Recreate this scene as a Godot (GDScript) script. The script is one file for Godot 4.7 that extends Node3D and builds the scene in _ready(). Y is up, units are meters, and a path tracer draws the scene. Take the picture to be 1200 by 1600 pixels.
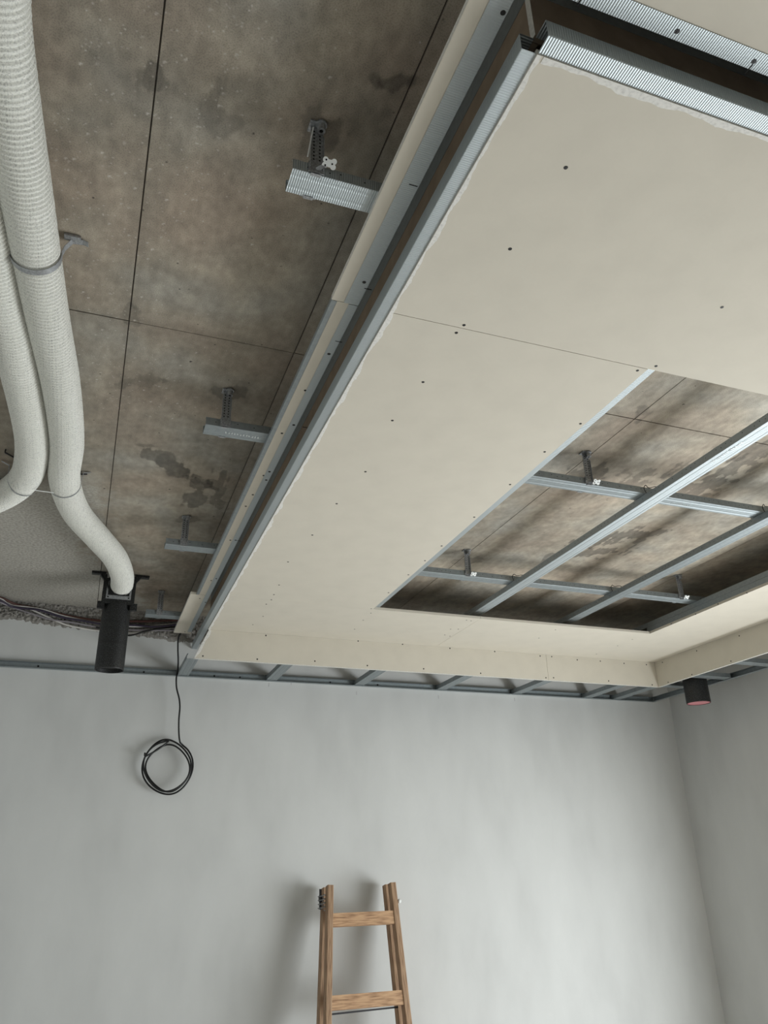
extends Node3D
# A room with a suspended plasterboard ceiling under construction.
# Heights in metres above the floor.
const EYE := 1.5        # camera
const HB := 2.655       # underside of the lowered island boards
const TB := 0.0125      # board thickness
const HS := 2.712       # underside of the board strips around the slot
const CDB := 2.6975     # underside of the ceiling channels
const PB := 2.7245      # underside of the carrier channels
const SL := 2.853       # concrete slab
const H2 := 2.499       # underside of the lower frame
const ZW := -4.458      # back wall
const XR := 3.78        # right wall
const XL := -0.62       # left wall
const ZR := 3.2         # wall behind the camera
const ZF := -4.028      # face of the far fascia
const XF := 3.349       # face of the right fascia
const WZ0 := -3.3     # window in the right wall, just outside the picture
const WZ1 := -0.55
const WY0 := 0.05
const WY1 := 1.45
const FPX := 1221.83
var cam_basis := Basis.from_euler(Vector3(0.42755333, -0.36308859, -0.02543375))
var M := {}
var rng := RandomNumberGenerator.new()
var screw_mesh: ArrayMesh
var used := {}

# ---------------------------------------------------------------- pixels to points
func ray(x: float, y: float) -> Vector3:
	return cam_basis * Vector3((x - 600.0) / FPX, -(y - 800.0) / FPX, -1.0)
func on_y(x: float, y: float, h: float) -> Vector3:
	var r := ray(x, y)
	return r * ((h - EYE) / r.y) + Vector3(0, EYE, 0)
func on_z(x: float, y: float, z: float) -> Vector3:
	var r := ray(x, y)
	return r * (z / r.z) + Vector3(0, EYE, 0)
func on_x(x: float, y: float, wx: float) -> Vector3:
	var r := ray(x, y)
	return r * (wx / r.x) + Vector3(0, EYE, 0)

# ---------------------------------------------------------------- mesh helpers
func mb() -> SurfaceTool:
	var st := SurfaceTool.new()
	st.begin(Mesh.PRIMITIVE_TRIANGLES)
	return st

func quad(st: SurfaceTool, a: Vector3, b: Vector3, c: Vector3, d: Vector3, n: Vector3, ua := Vector2(), ub := Vector2(), uc := Vector2(), ud := Vector2()) -> void:
	var p := [a, b, c, d]
	var u := [ua, ub, uc, ud]
	var order := [0, 1, 2, 0, 2, 3]
	if (b - a).cross(c - a).dot(n) > 0.0:
		order = [0, 2, 1, 0, 3, 2]
	for i in order:
		st.set_normal(n)
		st.set_uv(u[i])
		st.add_vertex(p[i])

func tri(st: SurfaceTool, a: Vector3, b: Vector3, c: Vector3, n: Vector3) -> void:
	var p := [a, b, c]
	if (b - a).cross(c - a).dot(n) > 0.0:
		p = [a, c, b]
	for v in p:
		st.set_normal(n)
		st.set_uv(Vector2(v.x, v.z))
		st.add_vertex(v)

func box(st: SurfaceTool, lo: Vector3, hi: Vector3) -> void:
	for axis in 3:
		for s in 2:
			var n := Vector3()
			n[axis] = 1.0 if s == 1 else -1.0
			var u := (axis + 1) % 3
			var v := (axis + 2) % 3
			var q := []
			for k in [[0, 0], [1, 0], [1, 1], [0, 1]]:
				var p := Vector3()
				p[axis] = hi[axis] if s == 1 else lo[axis]
				p[u] = hi[u] if k[0] else lo[u]
				p[v] = hi[v] if k[1] else lo[v]
				q.append(p)
			quad(st, q[0], q[1], q[2], q[3], n, Vector2(q[0][u], q[0][v]), Vector2(q[1][u], q[1][v]), Vector2(q[2][u], q[2][v]), Vector2(q[3][u], q[3][v]))

# a bar between two points with a rectangular section; "side" is the direction of its width
func bar(st: SurfaceTool, a: Vector3, b: Vector3, side: Vector3, w: float, t: float) -> void:
	var d := (b - a).normalized()
	var s := (side - d * side.dot(d)).normalized()
	var n := d.cross(s).normalized()
	var c := [s * w / 2 + n * t / 2, s * w / 2 - n * t / 2, -s * w / 2 - n * t / 2, -s * w / 2 + n * t / 2]
	for i in 4:
		var j := (i + 1) % 4
		quad(st, a + c[i], b + c[i], b + c[j], a + c[j], (c[i] + c[j]).normalized())
	quad(st, a + c[0], a + c[1], a + c[2], a + c[3], -d)
	quad(st, b + c[0], b + c[1], b + c[2], b + c[3], d)

# thin sheet metal bent along a line in the xy plane, drawn out along +z
func sheet(st: SurfaceTool, line: Array, t: float, length: float, T := Transform3D()) -> void:
	var n := line.size()
	var off := []
	for i in n:
		var d0: Vector2 = (line[i] - line[i - 1]).normalized() if i > 0 else (line[1] - line[0]).normalized()
		var d1: Vector2 = (line[i + 1] - line[i]).normalized() if i < n - 1 else d0
		var m := (d0 + d1).normalized()
		var nn := Vector2(-m.y, m.x)
		var k := maxf(0.35, nn.dot(Vector2(-d0.y, d0.x)))
		off.append(line[i] + nn * (t / k))
	var s := 0.0
	for i in n - 1:
		var a: Vector2 = line[i]
		var b: Vector2 = line[i + 1]
		var oa: Vector2 = off[i]
		var ob: Vector2 = off[i + 1]
		var d := (b - a).normalized()
		var nrm := T.basis * Vector3(-d.y, d.x, 0)
		var s2 := s + (b - a).length()
		quad(st, T * Vector3(a.x, a.y, 0), T * Vector3(a.x, a.y, length), T * Vector3(b.x, b.y, length), T * Vector3(b.x, b.y, 0), -nrm, Vector2(0, s), Vector2(length, s), Vector2(length, s2), Vector2(0, s2))
		quad(st, T * Vector3(oa.x, oa.y, 0), T * Vector3(oa.x, oa.y, length), T * Vector3(ob.x, ob.y, length), T * Vector3(ob.x, ob.y, 0), nrm, Vector2(0, s), Vector2(length, s), Vector2(length, s2), Vector2(0, s2))
		quad(st, T * Vector3(a.x, a.y, 0), T * Vector3(b.x, b.y, 0), T * Vector3(ob.x, ob.y, 0), T * Vector3(oa.x, oa.y, 0), T.basis * Vector3(0, 0, -1))
		quad(st, T * Vector3(a.x, a.y, length), T * Vector3(b.x, b.y, length), T * Vector3(ob.x, ob.y, length), T * Vector3(oa.x, oa.y, length), T.basis * Vector3(0, 0, 1))
		s = s2
	for e in [0, n - 1]:
		var a: Vector2 = line[e]
		var o: Vector2 = off[e]
		var d: Vector2 = (line[0] - line[1]).normalized() if e == 0 else (line[n - 1] - line[n - 2]).normalized()
		quad(st, T * Vector3(a.x, a.y, 0), T * Vector3(a.x, a.y, length), T * Vector3(o.x, o.y, length), T * Vector3(o.x, o.y, 0), T.basis * Vector3(d.x, d.y, 0))

func smooth_path(pts: Array, step: float) -> PackedVector3Array:
	var c := Curve3D.new()
	c.bake_interval = step
	for i in pts.size():
		var a: Vector3 = pts[max(i - 1, 0)]
		var b: Vector3 = pts[min(i + 1, pts.size() - 1)]
		var tan := (b - a)
		var li: float = (pts[i] - a).length() if i > 0 else 0.0
		var lo: float = (b - pts[i]).length() if i < pts.size() - 1 else 0.0
		tan = tan.normalized()
		c.add_point(pts[i], -tan * li / 3.0, tan * lo / 3.0)
	return c.get_baked_points()

# a tube along a path; ribs > 0 makes corrugations of that depth and pitch
func tube(st: SurfaceTool, path: PackedVector3Array, r: float, sides := 10, ribs := 0.0, pitch := 0.012, caps := true) -> void:
	var n := path.size()
	var side := Vector3.UP
	var d0 := (path[1] - path[0]).normalized()
	if absf(d0.dot(side)) > 0.9:
		side = Vector3.RIGHT
	var rings := []
	var normals := []
	var s := 0.0
	for i in n:
		var d := (path[min(i + 1, n - 1)] - path[max(i - 1, 0)]).normalized()
		side = (side - d * side.dot(d)).normalized()
		var up := d.cross(side)
		if i > 0:
			s += (path[i] - path[i - 1]).length()
		var rr := r + ribs * (0.5 * cos(TAU * s / pitch) - 0.5)
		var slope := -ribs * 0.5 * TAU / pitch * sin(TAU * s / pitch)
		var ring := PackedVector3Array()
		var nn := PackedVector3Array()
		for k in sides:
			var a := TAU * k / sides
			var o := side * cos(a) + up * sin(a)
			ring.append(path[i] + o * rr)
			nn.append((o - d * slope).normalized())
		rings.append(ring)
		normals.append(nn)
	for i in n - 1:
		for k in sides:
			var j := (k + 1) % sides
			var v := [rings[i][k], rings[i + 1][k], rings[i + 1][j], rings[i][j]]
			var m := [normals[i][k], normals[i + 1][k], normals[i + 1][j], normals[i][j]]
			var order := [0, 1, 2, 0, 2, 3]
			if (v[1] - v[0]).cross(v[2] - v[0]).dot(m[0]) > 0.0:
				order = [0, 2, 1, 0, 3, 2]
			for q in order:
				st.set_normal(m[q])
				st.set_uv(Vector2(float(k) / sides, float(i)))
				st.add_vertex(v[q])
	if caps:
		for e in [0, n - 1]:
			var d := (path[0] - path[1]).normalized() if e == 0 else (path[n - 1] - path[n - 2]).normalized()
			for k in sides:
				tri(st, path[e], rings[e][k], rings[e][(k + 1) % sides], d)

# a solid of revolution about the y axis; profile = array of Vector2(radius, y)
func lathe(st: SurfaceTool, profile: Array, sides: int, T := Transform3D()) -> void:
	for i in profile.size() - 1:
		var a: Vector2 = profile[i]
		var b: Vector2 = profile[i + 1]
		if (b - a).length() < 1e-6:
			continue
		var nn := Vector2(b.y - a.y, -(b.x - a.x)).normalized()
		for k in sides:
			var a0 := TAU * k / sides
			var a1 := TAU * (k + 1) / sides
			var c0 := Vector3(cos(a0), 0, sin(a0))
			var c1 := Vector3(cos(a1), 0, sin(a1))
			var v := [c0 * a.x + Vector3(0, a.y, 0), c1 * a.x + Vector3(0, a.y, 0), c1 * b.x + Vector3(0, b.y, 0), c0 * b.x + Vector3(0, b.y, 0)]
			var m := [c0 * nn.x + Vector3(0, nn.y, 0), c1 * nn.x + Vector3(0, nn.y, 0), c1 * nn.x + Vector3(0, nn.y, 0), c0 * nn.x + Vector3(0, nn.y, 0)]
			var order := [0, 1, 2, 0, 2, 3]
			var q: Vector3 = (v[1] - v[0]).cross(v[2] - v[0])
			if q.length() < 1e-12:
				q = (v[2] - v[0]).cross(v[3] - v[0])
			if q.dot(m[0]) > 0.0:
				order = [0, 2, 1, 0, 3, 2]
			for o in order:
				st.set_normal((T.basis * m[o]).normalized())
				st.set_uv(Vector2(0, 0))
				st.add_vertex(T * v[o])

func disc(st: SurfaceTool, at: Vector3, n: Vector3, r: float, sides := 8) -> void:
	var u := n.cross(Vector3.UP if absf(n.y) < 0.8 else Vector3.RIGHT).normalized()
	var v := n.cross(u)
	for k in sides:
		var a0 := TAU * k / sides
		var a1 := TAU * (k + 1) / sides
		tri(st, at, at + (u * cos(a0) + v * sin(a0)) * r, at + (u * cos(a1) + v * sin(a1)) * r, n)

# ---------------------------------------------------------------- node helpers
func numbered(called: String) -> String:
	var k: int = used.get(called, 0)
	used[called] = k + 1
	return called if k == 0 else "%s_%03d" % [called, k]

func obj(called: String, st: SurfaceTool, m: Material, parent: Node = null) -> MeshInstance3D:
	var o := MeshInstance3D.new()
	o.mesh = st.commit()
	o.mesh.surface_set_material(0, m)
	o.name = numbered(called) if parent == null else called
	(self if parent == null else parent).add_child(o, true)
	return o

func tag(o: Node, label: String, category: String, group := "") -> void:
	o.set_meta("label", label)
	o.set_meta("category", category)
	if group:
		o.set_meta("group", group)

func thing(called: String, label: String, category: String, at := Vector3(), group := "") -> Node3D:
	var o := Node3D.new()
	o.name = numbered(called)
	add_child(o)
	o.position = at
	tag(o, label, category, group)
	return o

func structure(called: String, st: SurfaceTool, m: Material) -> MeshInstance3D:
	var o := obj(called, st, m)
	o.set_meta("kind", "structure")
	return o

func screw(parent: Node3D, at: Vector3, n: Vector3, size := 1.0) -> void:
	var s := MeshInstance3D.new()
	s.mesh = screw_mesh
	s.name = "screw"
	parent.add_child(s, true)
	var y := n.normalized()
	var x := y.cross(Vector3.FORWARD if absf(y.z) < 0.8 else Vector3.RIGHT).normalized()
	s.transform = Transform3D(Basis(x, y, x.cross(y)).scaled_local(Vector3.ONE * size), at - parent.position)

# ---------------------------------------------------------------- materials
func flat(c: Color, rough := 0.9, metal := 0.0) -> StandardMaterial3D:
	var m := StandardMaterial3D.new()
	m.albedo_color = c
	m.roughness = rough
	m.metallic = metal
	return m

func noise(seed_: int, freq: float, oct := 4, kind := FastNoiseLite.TYPE_SIMPLEX_SMOOTH) -> FastNoiseLite:
	var f := FastNoiseLite.new()
	f.seed = seed_
	f.noise_type = kind
	f.frequency = freq
	f.fractal_octaves = oct
	return f

func ramp(stops: Array) -> Gradient:
	var g := Gradient.new()
	var o := PackedFloat32Array()
	var c := PackedColorArray()
	for s in stops:
		o.append(s[0])
		c.append(s[1])
	g.offsets = o
	g.colors = c
	return g

func noise_tex(f: FastNoiseLite, size: int, stops: Array) -> NoiseTexture2D:
	var t := NoiseTexture2D.new()
	t.width = size
	t.height = size
	t.seamless = true
	t.noise = f
	t.color_ramp = ramp(stops)
	return t

func grey(v: float) -> Color:
	return Color(v, v, v)

func world_tex(m: StandardMaterial3D, t: Texture2D, metres: Vector3) -> StandardMaterial3D:
	m.albedo_texture = t
	m.uv1_triplanar = true
	m.uv1_world_triplanar = true
	m.uv1_scale = Vector3(1.0 / metres.x, 1.0 / metres.y, 1.0 / metres.z)
	return m

func knurl_texture() -> ImageTexture:
	var n := 64
	var im := Image.create(n, n, false, Image.FORMAT_RGB8)
	for j in n:
		for i in n:
			var u := float(i) / n
			var v := float(j) / n
			var h := 0.5 + 0.36 * cos(TAU * u) + 0.14 * cos(TAU * 2.0 * v) * cos(TAU * u)
			im.set_pixel(i, j, grey(clampf(h, 0, 1)))
	im.bump_map_to_normal_map(6.0)
	return ImageTexture.create_from_image(im)

func make_materials() -> void:
	var fine := noise(3, 0.05, 3)
	M.board = world_tex(flat(Color(0.815, 0.79, 0.735)), noise_tex(noise(11, 0.012, 5), 512, [[0.0, grey(0.975)], [0.5, grey(0.99)], [1.0, grey(1.0)]]), Vector3.ONE * 0.9)
	M.backpaper = world_tex(flat(Color(0.6, 0.53, 0.455)), noise_tex(noise(13, 0.02, 4), 256, [[0.0, grey(0.85)], [1.0, grey(1.0)]]), Vector3.ONE * 0.4)
	M.gypsum = world_tex(flat(Color(0.9, 0.89, 0.86)), noise_tex(noise(14, 0.06, 4), 256, [[0.0, grey(0.86)], [1.0, grey(1.0)]]), Vector3.ONE * 0.15)
	M.torn = world_tex(flat(Color(0.92, 0.913, 0.89)), noise_tex(noise(15, 0.05, 4), 256, [[0.0, grey(0.84)], [0.4, grey(0.95)], [1.0, grey(1.0)]]), Vector3.ONE * 0.12)
	M.wall = world_tex(flat(Color(0.805, 0.81, 0.802)), noise_tex(noise(21, 0.008, 4), 512, [[0.0, grey(0.945)], [0.45, grey(0.978)], [1.0, grey(1.0)]]), Vector3(1.4, 3.4, 1.4))
	M.plaster = world_tex(flat(Color(0.6, 0.585, 0.56)), noise_tex(noise(22, 0.05, 5), 512, [[0.0, grey(0.8)], [1.0, grey(1.0)]]), Vector3.ONE * 0.4)  # plaster grey, darkened to stand in for shade below the slab
	M.floor = world_tex(flat(Color(0.82, 0.795, 0.76)), noise_tex(noise(23, 0.02, 5), 512, [[0.0, grey(0.85)], [1.0, grey(1.0)]]), Vector3.ONE * 1.3)
	var knurl := knurl_texture()
	M.knurl = flat(Color(0.72, 0.75, 0.76), 0.52, 0.85)
	M.knurl.normal_enabled = true
	M.knurl.normal_texture = knurl
	M.knurl.normal_scale = 2.0
	M.knurl.uv1_scale = Vector3(1.0 / 0.0046, 1.0 / 0.0046, 1)
	M.zinc = world_tex(flat(Color(0.64, 0.67, 0.68), 0.56, 0.85), noise_tex(noise(31, 0.03, 4), 256, [[0.0, grey(0.93)], [0.5, grey(0.97)], [1.0, grey(1.0)]]), Vector3.ONE * 0.16)
	M.stamp = flat(Color(0.93, 0.94, 0.94), 0.3, 0.85)
	M.strap = world_tex(flat(Color(0.74, 0.75, 0.76), 0.5, 0.65), noise_tex(noise(32, 0.05, 3), 128, [[0.0, grey(0.7)], [1.0, grey(1.0)]]), Vector3.ONE * 0.05)
	M.hole = flat(Color(0.05, 0.05, 0.05), 0.9)
	M.screw = flat(Color(0.035, 0.034, 0.033), 0.55)
	M.black = world_tex(flat(Color.WHITE, 0.5), noise_tex(noise(41, 0.11, 2), 512, [[0.0, Color(0.055, 0.06, 0.06)], [0.66, Color(0.07, 0.075, 0.075)], [0.72, Color(0.08, 0.085, 0.085)], [0.76, Color(0.42, 0.43, 0.43)]]), Vector3.ONE * 0.24)
	M.pink = flat(Color(0.78, 0.52, 0.54), 0.6)
	M.rim = flat(Color(0.3, 0.08, 0.09), 0.5)
	M.duct = world_tex(flat(Color.WHITE, 0.6), noise_tex(noise(42, 0.09, 3), 512, [[0.0, Color(0.55, 0.55, 0.54)], [0.3, Color(0.7, 0.7, 0.68)], [0.42, Color(0.89, 0.89, 0.86)], [1.0, Color(0.92, 0.92, 0.89)]]), Vector3.ONE * 0.2)
	M.cable = flat(Color(0.045, 0.05, 0.055), 0.45)
	M.cable_white = flat(Color(0.82, 0.81, 0.79), 0.6)
	M.cable_grey = flat(Color(0.55, 0.53, 0.55), 0.6)
	M.cable_purple = flat(Color(0.2, 0.17, 0.24), 0.5)
	M.cable_brown = flat(Color(0.3, 0.17, 0.14), 0.6)
	M.white_plastic = flat(Color(0.9, 0.91, 0.9), 0.4)
	var wood_grain := noise_tex(noise(51, 0.02, 4), 512, [[0.0, Color(0.5, 0.39, 0.3)], [0.35, Color(0.68, 0.56, 0.45)], [0.6, Color(0.76, 0.64, 0.52)], [1.0, Color(0.82, 0.71, 0.59)]])
	M.rail = flat(Color(0.84, 0.82, 0.8), 0.75)
	M.rail.albedo_texture = wood_grain
	M.rail.uv1_triplanar = true
	M.rail.uv1_scale = Vector3(9, 0.7, 9)
	M.rung = flat(Color(0.97, 0.93, 0.88), 0.7)
	M.rung.albedo_texture = wood_grain
	M.rung.uv1_triplanar = true
	M.rung.uv1_scale = Vector3(0.8, 8, 8)
	M.iron = flat(Color(0.22, 0.22, 0.23), 0.5, 0.7)
	M.glass = flat(Color(1, 1, 1, 0.06), 0.02)
	M.glass.transparency = BaseMaterial3D.TRANSPARENCY_ALPHA
	M.frame = flat(Color(0.88, 0.88, 0.87), 0.4)

# formwork concrete seen from below: x0..x0+w to the right, z0..z0-d away
const CX0 := -0.72
const CZ0 := 0.7
const CW := 4.3
const CD := 5.2
const CPX := 0.0032
func seg(p: Vector2, a: Vector2, b: Vector2) -> float:
	var t := clampf((p - a).dot(b - a) / maxf((b - a).length_squared(), 1e-9), 0.0, 1.0)
	return (p - a - (b - a) * t).length()

func slab_xz(x: float, y: float) -> Vector2:
	var p := on_y(x, y, SL)
	return Vector2(p.x, p.z)

func concrete_texture() -> ImageTexture:
	var w := int(CW / CPX)
	var h := int(CD / CPX)
	var big := noise(61, 1.1, 4)
	var mid := noise(62, 9.0, 4)
	var streak := noise(63, 1.0, 3)
	var warm := noise(64, 2.2, 3)
	var rough := noise(65, 70.0, 2)
	var lit_tone := [0.94, 0.93, 0.98, 1.04, 1.0]  # left panels darker, opening lighter: light levels painted into the concrete
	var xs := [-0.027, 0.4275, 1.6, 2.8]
	# stains: from, to, radius, strength, raggedness
	var stains := []
	for s in [[240, 710, 284, 738, 0.046, 0.3, 0.03], [262, 722, 280, 735, 0.05, 0.1, 0.03], [312, 758, 302, 790, 0.035, 0.3, 0.05], [298, 742, 330, 765, 0.02, 0.22, 0.05], [345, 740, 340, 790, 0.03, 0.22, 0.05], [215, 695, 240, 698, 0.012, 0.2, 0.02],
		[200, 500, 205, 480, 0.03, 0.18, 0.03], [190, 600, 250, 592, 0.02, 0.16, 0.04], [240, 105, 240, 130, 0.02, 0.25, 0.03], [330, 150, 355, 200, 0.03, 0.12, 0.05], [600, 130, 640, 125, 0.015, 0.3, 0.02], [585, 125, 590, 135, 0.012, 0.25, 0.02],
		[905, 850, 1010, 833, 0.06, 0.34, 0.1], [870, 870, 960, 862, 0.05, 0.3, 0.1], [1080, 770, 1190, 700, 0.07, 0.3, 0.12], [1060, 745, 1130, 715, 0.05, 0.22, 0.1], [1000, 745, 960, 765, 0.06, 0.2, 0.1], [935, 735, 905, 740, 0.05, 0.26, 0.05], [735, 875, 725, 880, 0.05, 0.26, 0.05],
		[1000, 640, 990, 660, 0.02, 0.2, 0.04], [498, 215, 500, 200, 0.045, 0.2, 0.04], [353, 615, 360, 612, 0.04, 0.2, 0.04], [290, 812, 292, 812, 0.04, 0.2, 0.04], [90, 845, 100, 850, 0.03, 0.1, 0.04]]:
		stains.append([slab_xz(s[0], s[1]), slab_xz(s[2], s[3]), s[4], s[5], s[6]])
	var pa := slab_xz(20, 800)
	var pb := slab_xz(150, 900)
	var data := PackedByteArray()
	data.resize(w * h * 3)
	var base := Vector3(0.66, 0.622, 0.56)
	var rust := Vector3(0.655, 0.6, 0.535)
	var pale := Vector3(0.67, 0.65, 0.605)
	var skim := Vector3(0.68, 0.665, 0.63)
	for j in h:
		var z := CZ0 - (j + 0.5) * CPX
		for i in w:
			var x := CX0 + (i + 0.5) * CPX
			var b := big.get_noise_2d(x, z)
			var m := mid.get_noise_2d(x, z)
			var s := streak.get_noise_2d(x * 34.0, z * 3.5)
			var wv := warm.get_noise_2d(x + 7.0, z)
			var c := base.lerp(rust, clampf(wv * 1.6, 0.0, 1.0)).lerp(pale, clampf(-wv * 1.6, 0.0, 1.0))
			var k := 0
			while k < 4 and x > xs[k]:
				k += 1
			var v: float = (lit_tone[k] + (0.015 if z > -1.82 else 0.0)) * (1.0 + 0.13 * b + 0.13 * m + 0.045 * s + 0.07 * rough.get_noise_2d(x * 0.5, z * 0.35))
			# smudges along the formwork joints
			var near: float = absf(z + 1.82)
			for q in xs:
				near = minf(near, absf(x - q))
			if near < 0.05:
				v -= (1.0 - near / 0.05) * maxf(0.0, 0.12 + 0.5 * m + 0.2 * b) * 0.5
			var p := Vector2(x, z)
			for t in stains:
				var far: float = t[2] + t[4] + 0.05
				if absf(x - t[0].x) > far + absf(t[0].x - t[1].x) or absf(z - t[0].y) > far + absf(t[0].y - t[1].y):
					continue
				var dd: float = seg(p, t[0], t[1]) + (m * 0.9 + s * 0.5) * t[4]
				v -= t[3] * clampf((t[2] - dd) / 0.008, 0.0, 1.0) * (0.75 + 0.6 * m)
			# rough skim coat in the far corner
			if z < -2.6 and x < 0.25:
				var edge := clampf((-0.02 - x + 0.45 * clampf(-z - 3.55, 0.0, 0.6) + 0.12 * m + 0.1 * b) / 0.12, 0.0, 1.0) * clampf((-2.75 - z + 0.2 * b) / 0.25, 0.0, 1.0)
				if edge > 0.0:
					c = c.lerp(skim, edge)
					v = lerpf(v, 1.0 + 0.05 * b + 0.17 * rough.get_noise_2d(x, z), edge)
			var o := (j * w + i) * 3
			data[o] = int(clampf(c.x * v, 0.0, 1.0) * 255.0)
			data[o + 1] = int(clampf(c.y * v, 0.0, 1.0) * 255.0)
			data[o + 2] = int(clampf(c.z * v, 0.0, 1.0) * 255.0)
	# splashes of plaster and small dark pits
	for n in 1500:
		var white := n < 1150
		var x := rng.randf_range(-0.3, 0.3) + (rng.randf_range(0.0, 3.0) if not white or n % 9 == 0 else 0.0)
		var z := -rng.randf_range(0.4, 2.3 if white else 4.2)
		if white and n % 3 > 0:
			x = rng.randf_range(-0.22, 0.1) + 0.06 * sin(z * 5.0)
		var i := int((x - CX0) / CPX)
		var j := int((CZ0 - z) / CPX)
		if i < 2 or j < 2 or i > w - 3 or j > h - 3:
			continue
		var big_one := rng.randf() < 0.12
		var amount := rng.randf_range(0.25, 0.8)
		for q in ([[0, 0], [1, 0], [0, 1]] if big_one else [[0, 0]]):
			var o: int = ((j + q[1]) * w + i + q[0]) * 3
			for ch in 3:
				var now := data[o + ch] / 255.0
				data[o + ch] = int((lerpf(now, 0.82 - 0.03 * ch, amount) if white else now * (1.0 - amount)) * 255.0)
	return ImageTexture.create_from_image(Image.create_from_data(w, h, false, Image.FORMAT_RGB8, data))

# ---------------------------------------------------------------- builders
const CHANNEL_LINE := [Vector2(-0.024, 0.0270), Vector2(-0.0297, 0.0262), Vector2(-0.03, 0.001), Vector2(-0.029, 0), Vector2(-0.0195, 0), Vector2(-0.0165, 0.0009), Vector2(-0.0130, 0.0009), Vector2(-0.0100, 0), Vector2(0.0100, 0), Vector2(0.0130, 0.0009), Vector2(0.0165, 0.0009), Vector2(0.0195, 0), Vector2(0.029, 0), Vector2(0.03, 0.001), Vector2(0.0297, 0.0262), Vector2(0.024, 0.0270)]

# ceiling channel with its web down, from a to b (points on the middle of the web)
func channel(called: String, a: Vector3, b: Vector3, m: Material, label: String, group := "", punched := 0) -> Node3D:
	var t := thing(called, label, "metal channel", a, group)
	var d := (b - a).normalized()
	var x := Vector3.UP.cross(d).normalized()
	var st := mb()
	var length := (b - a).length()
	var T := Transform3D(Basis(x, Vector3.UP, d), Vector3())
	sheet(st, CHANNEL_LINE, 0.0008, length, T)
	obj("profile", st, m, t)
	if punched:
		st = mb()
		var s := 0.03
		var k := 0
		while s < length - 0.02:
			for side in [-1.0, 1.0]:
				disc(st, T * Vector3(side * 0.0306, 0.013 + 0.004 * (k % 2), s), x * side, 0.0017, 6)
			s += 0.022 if k % 5 < 3 else 0.05
			k += 1
		obj("punched_holes", st, M.hole, t).set_meta("kind", "stuff")
	return t

func stamp_marks(t: Node3D, at: Vector3, along: Vector3, across: Vector3, length: float) -> void:
	# an embossed maker's stamp, too small to read in the photograph: short strokes
	var st := mb()
	var n := int(length / 0.009)
	for i in n:
		var hgt := 0.006 + 0.005 * rng.randf()
		var c := at - t.position + along * (i * 0.009) + across * rng.randf_range(-0.002, 0.002)
		bar(st, c - across * hgt / 2, c + across * hgt / 2 + along * rng.randf_range(-0.003, 0.003), along, 0.003, 0.0012)
	obj("embossed_stamp", st, M.stamp, t)

# U track: line given in metres in the plane across its run
func track(a: Vector3, b: Vector3, line: Array, x: Vector3, y: Vector3, m: Material, label: String, group := "") -> Node3D:
	var t := thing("track_profile", label, "metal track", a, group)
	var st := mb()
	sheet(st, line, 0.0007, (b - a).length(), Transform3D(Basis(x, y, (b - a).normalized()), Vector3()))
	obj("profile", st, m, t)
	return t

func board(called: String, lo: Vector3, hi: Vector3, m: Material, label: String, group := "") -> Node3D:
	var t := thing(called, label, "plasterboard", Vector3((lo.x + hi.x) / 2, lo.y, (lo.z + hi.z) / 2), group)
	var st := mb()
	box(st, lo - t.position, hi - t.position)
	obj("sheet", st, m, t)
	return t

func block(parent: Node3D, called: String, lo: Vector3, hi: Vector3, m: Material) -> MeshInstance3D:
	var st := mb()
	box(st, lo - parent.position, hi - parent.position)
	return obj(called, st, m, parent)

# ragged torn paper along a board edge: from a to b, growing towards "inward"
func torn_edge(parent: Node3D, a: Vector3, b: Vector3, inward: Vector3, n: Vector3, wmin: float, wmax: float, seed_: int) -> void:
	var st := mb()
	var f := noise(seed_, 9.0, 3)
	var length := (b - a).length()
	var steps := int(length / 0.006)
	var d := (b - a) / steps
	var lift := n * 0.0006
	var o := a - parent.position + lift
	var last := 0.0
	for i in steps + 1:
		var s := i * length / steps
		var wd := clampf(lerpf(wmin, wmax, 0.5 + 0.9 * f.get_noise_1d(s)) + 0.0022 * sin(i * 2.3) * f.get_noise_1d(s * 7.0 + 40.0), 0.0012, wmax * 1.4)
		if i > 0:
			var p0 := o + d * (i - 1)
			var p1 := o + d * i
			quad(st, p0, p1, p1 + inward * wd, p0 + inward * last, n)
			quad(st, p0 + inward * last, p1 + inward * wd, p1 + inward * wd - lift, p0 + inward * last - lift, inward)
		last = wd
	obj("torn_paper_edge", st, M.torn, parent)

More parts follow.
